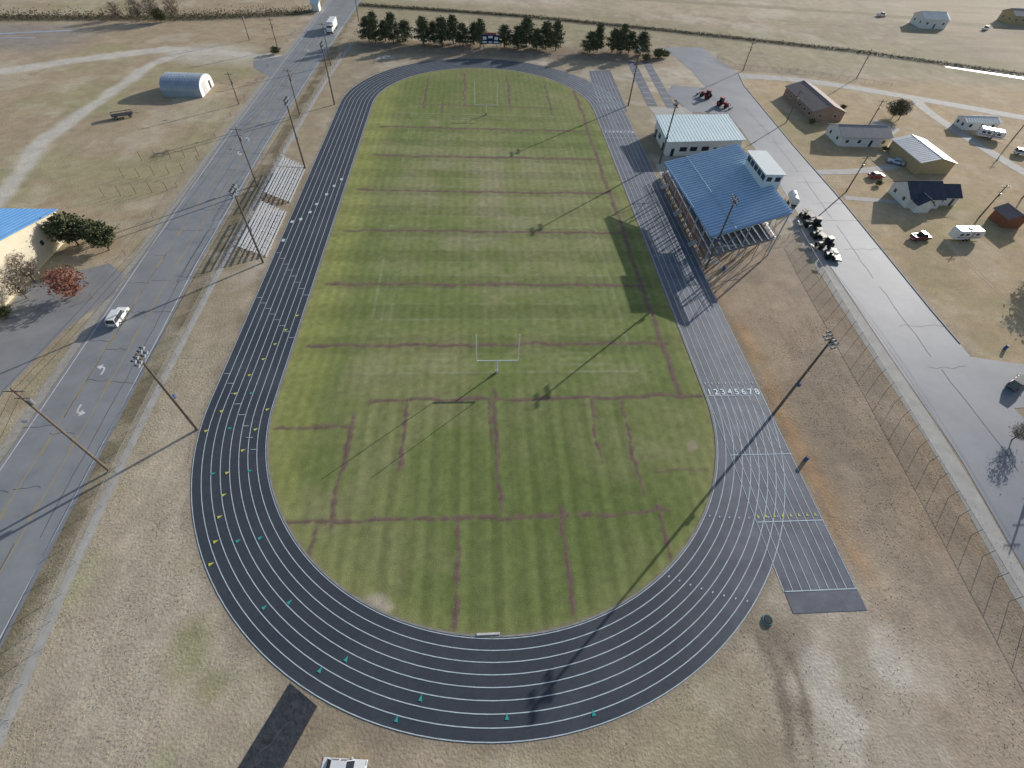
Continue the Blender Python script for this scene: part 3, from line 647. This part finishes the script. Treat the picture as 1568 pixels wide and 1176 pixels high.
# ------------------------------------------------------------------ vehicles
M_tyre=mat('tyre_rubber',(.02,.02,.02),None,3.)
M_tail=mat('tail_light',(.4,.02,.02),None,3.); M_hl=mat('head_light',(.8,.8,.75),None,3.,rough=.2)
def paint(n,c): return mat('paint_'+n,c,tuple(x*.94 for x in c),.6,rough=.3,spec=.5)
def wheels(mb,xs,tr,r,mi=2,w=.24):
    for x in xs:
        for s in (-1,1): mb.beam((x,s*tr-s*w,r),(x,s*tr,r),r,mi,14); mb.beam((x,s*tr,r),(x,s*(tr+.01),r),r*.55,4,10)
def vehicle(name,kind,x,y,rz,pm):
    mb=MB(); ms=[pm,M_glass,M_tyre,M_tail,M_gal,M_hl,M_dark]
    def cabin(x0,x1,z0,z1,w,f=.5,r=.3):
        prof=[(x0,z0),(x0+r,z1-.06),(x1-f,z1-.06),(x1,z0)]
        P=[]
        for s in (-1,1):
            for k,(a,b) in enumerate(prof): P.append((a,s*(w/2 if b==z0 else w/2-.14),b))
        mb.add(P,[(0,1,2,3),(7,6,5,4),(1,5,6,2),(0,4,5,1),(3,2,6,7)],1)
        mb.box(((x0+r+x1-f)/2,0,z1-.02),(x1-f-x0-r+.06,w-.24,.07),0)
        for px in (x0+r,x1-f,(x0+r+x1-f)/2):
            for s in (-1,1):
                q=x0 if px==x0+r else (x1 if px==x1-f else px)
                mb.beam((q,s*(w/2-.0),z0),(px,s*(w/2-.13),z1-.05),.045,0,4)
    if kind in('suv','car','pickup'):
        L=5.0 if kind!='car' else 4.6; zt=.98 if kind!='car' else .9
        body=[(-L/2,.35),(-L/2-.02,.7),(-L/2+.1,zt),(L/2-1.35,zt),(L/2-.12,zt-.14),(L/2,.62),(L/2-.03,.32)]
        mb.prism(body,1.84,0)
        if kind=='suv': cabin(-L/2+.1,L/2-1.2,zt,1.75,1.72,.6,.25)
        if kind=='car': cabin(-L/2+.55,L/2-1.25,zt,1.42,1.66,.75,.55)
        if kind=='pickup':
            cabin(-.5,L/2-1.25,zt,1.78,1.72,.55,.2)
            mb.box((-1.5,0,zt+.006),(1.75,1.5,.01),6)
            for s in (-1,1): mb.box((-1.5,s*.84,zt+.1),(1.9,.12,.2),0)
            mb.box((-2.43,0,zt+.1),(.1,1.8,.2),0)
        wheels(mb,(-L/2+.95,L/2-.95),.94,.36)
        for s in (-1,1): mb.box((-L/2-.01,s*.75,.78),(.06,.24,.2),3); mb.box((L/2-.06,s*.7,.7),(.1,.36,.16),5); mb.box((L/2-1.55,s*1.0,1.02),(.14,.18,.14),0)
        mb.box((-L/2-.04,0,.45),(.12,1.7,.18),4); mb.box((L/2+.02,0,.45),(.12,1.7,.2),4)
    if kind=='box_truck':
        mb.box((-1.6,0,2.2),(8.5,2.5,2.7),0); mb.box((-1.6,0,.7),(8.5,1.,.25),6)
        mb.box((4.0,0,1.3),(2.2,2.3,1.7),0); mb.box((3.9,0,2.45),(1.8,2.15,.7),1,tx=.8,ty=.92); mb.box((3.8,0,2.85),(1.4,1.95,.1),0)
        mb.box((5.0,0,.6),(.3,2.3,.4),6); wheels(mb,(-4.6,-3.5,3.9),1.2,.5)
        mb.box((-5.87,0,2.2),(.05,2.1,2.3),4)
    if kind=='camper':
        body=[(-3.6,.55),(-3.6,2.5),(-3.2,2.85),(3.1,2.85),(3.6,2.3),(3.75,1.5),(3.3,.55)]
        mb.prism(body,2.35,0); mb.beam((3.3,0,.6),(4.9,0,.5),.07,6); wheels(mb,(-.4,.5),1.2,.36)
        for s in (-1,1):
            for xx in (-2.4,-.9,1.9): mb.box((xx,s*1.18,1.85),(1.,.05,.6),1)
            mb.box((.6,s*1.18,1.55),(.65,.055,1.7),4); mb.box((0,s*1.18,1.15),(6.6,.04,.18),3 if s<0 else 4)
        mb.box((0,0,2.95),(.9,.7,.22),0); mb.box((-2.2,0,2.9),(.5,.5,.12),4)
    if kind=='tractor':
        mb.box((1.0,0,1.15),(1.9,.8,.8),0,ty=.85); mb.box((-.7,0,1.1),(1.5,.9,.7),0); mb.box((-.75,0,2.0),(1.3,1.25,1.1),1,tx=.9,ty=.9); mb.box((-.75,0,2.6),(1.5,1.4,.12),0)
        for s in (-1,1): mb.beam((-1,s*.65,.85),(-1,s*1.1,.85),.85,2,16); mb.beam((-1,s*1.1,.85),(-1,s*1.12,.85),.45,0,10); mb.beam((1.5,s*.6,.5),(1.5,s*.95,.5),.5,2,14)
        for s in (-1,1): mb.beam((0,s*.6,1.5),(2.3,s*.6,1.3),.08,0,5); mb.beam((2.3,s*.6,1.3),(3.1,s*.6,.5),.08,0,5)
        mb.box((3.25,0,.5),(.6,2.1,.6),4,tx=.5); mb.beam((1.2,.25,1.5),(1.2,.25,2.2),.05,6)
    if kind=='trailer':
        mb.box((0,0,.85),(5.4,2.2,.16),6); wheels(mb,(-1.8,1.8),1.1,.42); mb.beam((2.7,0,.8),(4.2,0,.55),.06,6)
        for s in (-1,1):
            mb.box((0,s*1.05,1.4),(5.4,.08,.16),0); 
            for k in range(5): mb.box((-2.6+k*1.3,s*1.05,1.12),(.08,.07,.38),0)
        mb.box((-2.72,0,1.3),(.1,2.1,.8),0)
    if kind=='tank':
        mb.beam((-2.2,0,1.6),(2.2,0,1.6),1.05,0,18); mb.box((0,0,.75),(5.4,1.2,.2),6); wheels(mb,(-1.3,-.3),1.1,.42); mb.beam((2.6,0,.75),(4,0,.6),.06,6); mb.beam((0,0,2.6),(0,0,2.85),.3,0,10)
    if kind=='mower':
        mb.box((-.6,0,.85),(1.6,1.2,.7),0); mb.beam((-.1,0,1.2),(-.1,0,2.3),.05,6); mb.box((-.4,0,2.35),(1.3,1.2,.07),0); mb.box((-.5,0,1.4),(.5,.5,.4),6)
        mb.box((1.3,0,.5),(1.5,2.6,.35),0); mb.box((1.1,1.8,.8),(1.2,.9,.15),0); 
        for s in (-1,1): mb.beam((-.9,s*.6,.6),(-.9,s*.95,.6),.6,2,14); mb.beam((.5,s*.55,.42),(.5,s*.85,.42),.42,2,14)
    mb.obj(name,ms,loc=(x,y,.035),rz=rz,bevel=.03)
W=paint('white',(.80,.80,.80)); RED=paint('red',(.35,.03,.03)); DG=paint('dark_green',(.05,.07,.05)); BL=paint('light_blue',(.45,.58,.72)); GR=paint('grey',(.12,.12,.13)); BKR=paint('maroon',(.16,.03,.04))
H=math.pi/2
vehicle('white_suv','suv',-69.6,-40.9,H+.02,W)
vehicle('box_truck','box_truck',-62.8,136,-H,W)
vehicle('parked_car','car',-17.3,-109.2,-.1,W)
vehicle('farm_trailer','trailer',-107,46.3,.5,GR)
vehicle('red_tractor','tractor',79.3,75,2.2,RED); vehicle('red_tractor','tractor',83,67.5,-.9,RED)
vehicle('red_pickup_truck','pickup',106.6,-12.3,.15,BKR); vehicle('red_car','car',112.4,18.6,.1,RED); vehicle('light_blue_car','car',123.6,27.5,2.6,BL)
vehicle('camper_trailer','camper',118.2,-12,.05,W); vehicle('grey_suv','suv',96.5,-59,.5,GR)
vehicle('camper_trailer','camper',168,47,-.5,W); vehicle('white_van','suv',171,35,-.4,W); vehicle('white_van','suv',176,28,-.4,W)
vehicle('tank_trailer','tank',80.2,3.5,1.3,W)
for i,(x,y,r) in enumerate(((81.,-3.2,.3),(80.6,-7.6,-.2),(80,-12,.1),(79.6,-16.2,.2),(79.3,-20.6,-.3))): vehicle('green_tractor' if i%2 else 'riding_mower','tractor' if i%2 else 'mower',x,y,r+math.pi*(i%2),DG)
vehicle('blue_pickup_truck','pickup',242,190,.3,BL); vehicle('white_pickup_truck','pickup',215,196,.1,W); vehicle('white_pickup_truck','pickup',262,178,.6,W)
for x,y in ((101,-50),(52,-25),(48.7,-74)):
    mb=MB(); mb.beam((0,0,0),(0,0,.9),.3,0,12,.32); mb.beam((0,0,.9),(0,0,.96),.35,1,12,.3); mb.obj('trash_barrel',[M_blue,M_dark],loc=(x,y,.02))
mb=MB(); mb.beam((0,0,0),(0,0,.25),.7,0,16,.65); mb.beam((0,0,.25),(0,0,.32),.55,1,16,.5); mb.obj('drain_cover',[mat('teal_plastic',(.16,.3,.28)),M_dark],loc=(33.2,-96.9,0))
# ------------------------------------------------------------------ trees
def leafmat(n,c1,c2): return mat(n,c1,c2,.9,rough=.85,detail=2)
M_pine=leafmat('pine_foliage',(.08,.10,.05),(.155,.165,.085)); M_ced=leafmat('cedar_foliage',(.08,.10,.045),(.155,.155,.08)); M_redl=leafmat('red_brown_foliage',(.24,.08,.05),(.36,.16,.11)); M_twig=leafmat('bare_twigs',(.24,.20,.16),(.34,.29,.23)); M_bush=leafmat('shrub_foliage',(.10,.11,.05),(.18,.17,.09))
M_bark=mat('bark',(.12,.09,.07),(.18,.14,.11),3.)
def tree_mesh(name,h,r,kind,lm,seed,n=2200):
    rd=random.Random(seed); mb=MB(); mb.beam((0,0,-.2),(0,0,h*.55),h*.028,0,7,h*.014); mb.beam((0,0,h*.55),(0,0,h*.93),h*.014,0,6,.02)
    clumps=[]
    nb=26 if kind!='bare' else 34
    for i in range(nb):
        t=(i+.5)/nb; a=i*2.4+rd.uniform(-.4,.4)
        if kind=='pine': z=h*(.16+.80*t); rr=r*(1-t**1.6)**.8*rd.uniform(.55,1.15)+.15
        elif kind=='round': z=h*(.3+.62*t); rr=r*math.sqrt(max(.05,1-(2*t-.95)**2))*rd.uniform(.55,1.1)
        else: z=h*(.3+.65*t); rr=r*math.sqrt(max(.1,1-(1.8*t-.9)**2))*rd.uniform(.6,1.1)
        p=Vector((math.cos(a)*rr,math.sin(a)*rr,z)); b0=Vector((0,0,max(h*.12,z-rr*(.6 if kind!='pine' else .1))))
        mb.beam(b0,p,h*.010,0,5,.015)
        clumps.append((p*1.,rr)); clumps.append((b0.lerp(p,.6),rr))
        if kind=='bare':
            for k in range(9):
                q0=b0.lerp(p,rd.uniform(.35,1)); d=Vector((rd.gauss(0,1),rd.gauss(0,1),rd.uniform(.1,1.2))).normalized()*r*rd.uniform(.25,.5)
                q1=q0+d; mb.beam(q0,q1,.03,0,3,.01,cap=False)
                for j in range(3): mb.beam(q0.lerp(q1,.4+.2*j),q0.lerp(q1,.4+.2*j)+Vector((rd.gauss(0,1),rd.gauss(0,1),rd.gauss(.4,.6))).normalized()*r*.2,.016,0,3,.006,cap=False)
    for i in range(n):
        c,rr=clumps[rd.randrange(len(clumps))]; s=r*.2
        p=c+Vector((rd.gauss(0,s),rd.gauss(0,s),rd.gauss(0,s*.6)))
        sz=rd.uniform(.10,.24)*(h/8)**.5
        u=Vector((rd.gauss(0,1),rd.gauss(0,1),rd.gauss(0,.7))).normalized(); w=u.orthogonal().normalized(); w=(w+u.cross(w)*rd.uniform(-2,2)).normalized()
        u*=sz*1.4; w*=sz*.8
        mb.add([p-u-w,p+u-w*.6,p+u*.9+w,p-u*.8+w*.7],[(0,1,2,3)],1)
    me=bpy.data.meshes.new(name); me.from_pydata(mb.v,[],mb.f); me.materials.append(M_bark); me.materials.append(lm); me.polygons.foreach_set('material_index',mb.m); me.update(); return me
def put(me,name,x,y,s=1.,rz=None,sz=None):
    o=bpy.data.objects.new(name,me); o.location=(x,y,0); o.rotation_euler=(0,0,random.uniform(0,6.28) if rz is None else rz); o.scale=(s,s,sz or s); COL.objects.link(o)
pm=[tree_mesh('pine_mesh',9.8,3.1,'pine',M_pine,k,2400) for k in range(3)]
PX=[(-46,124),(-43,121),(-39.5,125),(-36,121.5),(-31.5,125.5),(-24,122),(-20,124.5),(-16.5,121.5),(-12,124),(-8,122),(-3.5,124.5),(-1,121.5),(9,122.5),
    (14.5,121.5),(18,123.5),(22,120.5),(26,122.5),(30,120.5),(44,119),(47.5,121),(57,119.5),(61,121.5),(65,118.5),(54,121.5)]
for i,(x,y) in enumerate(PX): put(pm[i%3],'pine_tree',x,y,random.uniform(.8,1.2),sz=random.uniform(.7,1.1))
cm=tree_mesh('cedar_mesh',6.5,2.6,'round',M_ced,9,4200)
for x,y,s in ((-88.3,-17.6,1.1),(-81.2,-19.4,1.),(-84.5,-17,.85)): put(cm,'cedar_tree',x,y,s)
put(tree_mesh('redtree_mesh',6.2,3.4,'round',M_redl,12,1300),'red_leaf_tree',-80.8,-34.2,.95)
bt=tree_mesh('bare_mesh',7.5,3.4,'bare',M_twig,15,250)
for x,y,s in ((-90.3,-30,.8),(-89,-35,.7),(-89,-47,1.1),(-90,-55,1.2),(-86,-64,1),(86.5,-71,.5),(131,-24,1.3),(136,-30,1.2),(-135,140,1.1),(-128,142,1),(-141,139,1),(-150,140,.8),(144,60,.8)): put(bt,'bare_tree',x,y,s)
bt2=tree_mesh('shade_tree_mesh',8,4,'round',M_bush,17,3500)
for x,y,s in ((132,-27,1.2),(143,62,.7),(-132,138,.6)): put(bt2,'shade_tree',x,y,s)
bu=tree_mesh('bush_mesh',1.6,1.1,'round',M_bush,19,1200)
for x,y,s in ((128,51,1),(125,36,.8),(110.5,14,.8),(110,55,.9),(-90.5,-14,.9),(-90,-40,1.2),(127.5,68,.9),(66,112,1.5),(75,117,1.6),(72,116,2),(-78,105,1.5)): put(bu,'shrub',x,y,s)
rs=random.Random(5)
mb=MB()
for pl,nn,wd in ((DITCH_L,6000,5),(CANAL[:6],7000,2.6)):
    P=resample(pl,1)
    for i in range(nn):
        p=P[rs.randrange(len(P))]; q=Vector((p[0]+rs.gauss(0,wd*.4),p[1]+rs.gauss(0,wd*.4),abs(rs.gauss(0,.35 if wd<4 else 1.1))))
        u=Vector((rs.gauss(0,1),rs.gauss(0,1),rs.gauss(0,1))).normalized()*.28; w=u.orthogonal()
        mb.poly([q-u,q+w,q+u])
mb.obj('ditch_brush',[leafmat('brush',(.10,.09,.05),(.18,.15,.08))])
mb=MB()
for i in range(26000):
    if rs.random()<.45: x=rs.uniform(-58,-30); y=rs.uniform(-112,-50)
    else: x=rs.uniform(10,72); y=rs.uniform(-112,-40)
    if math.hypot(x,max(abs(y)-HL,0))<R0+TW+.2 or (36<x<47.5 and y>-97) or x<-58.5: continue
    if x<-20 and y<-101 and x>-33: continue
    if vnoise(x,y,5,77)<.5: continue
    h=rs.uniform(.03,.10); a_=rs.uniform(0,6.28); c,s=math.cos(a_)*.07,math.sin(a_)*.07
    mb.poly([(x-c,y-s,0),(x+c,y+s,0),(x+rs.uniform(-.1,.1),y+rs.uniform(-.1,.1),h)],0)
mb.obj('grass_tufts',[leafmat('tuft_grass',(.28,.25,.14),(.44,.37,.25))])
# ------------------------------------------------------------------ camera / light
pt,yw,rl=.8781,-.1063,.0707
rt=Vector((1,0,0)); up=Vector((0,math.sin(pt),math.cos(pt))); fw=Vector((0,math.cos(pt),-math.sin(pt)))
ix=rt*math.cos(rl)+up*math.sin(rl); iy=-rt*math.sin(rl)+up*math.cos(rl)
Rz=Matrix.Rotation(yw,3,'Z'); ix,iy,fw=Rz@ix,Rz@iy,Rz@fw
cd=bpy.data.cameras.new('camera'); cam=bpy.data.objects.new('camera',cd); COL.objects.link(cam)
M=Matrix((ix,iy,-fw)).transposed().to_4x4(); M.translation=Vector((-2.9458,-111.0007,64.725)); cam.matrix_world=M
cd.lens=16.951; cd.sensor_width=36; cd.clip_end=6000; cd.clip_start=.5; S.camera=cam
EL=math.radians(16.9); AZ=math.radians(48.1)
sd=Vector((math.sin(AZ)*math.cos(EL),math.cos(AZ)*math.cos(EL),math.sin(EL)))
ld=bpy.data.lights.new('sun','SUN'); ld.energy=5.; ld.angle=math.radians(.35); ld.color=(1,.96,.90)
lo=bpy.data.objects.new('sun',ld); lo.rotation_euler=(-sd).to_track_quat('-Z','Y').to_euler(); lo.location=(100,100,100); COL.objects.link(lo)
w=bpy.data.worlds.new('World'); S.world=w; w.use_nodes=True; N=w.node_tree.nodes; L=w.node_tree.links
sk=N.new('ShaderNodeTexSky'); sk.sky_type='NISHITA'; sk.sun_disc=False; sk.sun_elevation=EL; sk.sun_rotation=AZ; sk.dust_density=1.2
bg=N['Background']; bg.inputs['Strength'].default_value=.13; L.new(sk.outputs[0],bg.inputs['Color'])
S.view_settings.view_transform='Standard'; S.view_settings.look='None'; S.view_settings.exposure=0
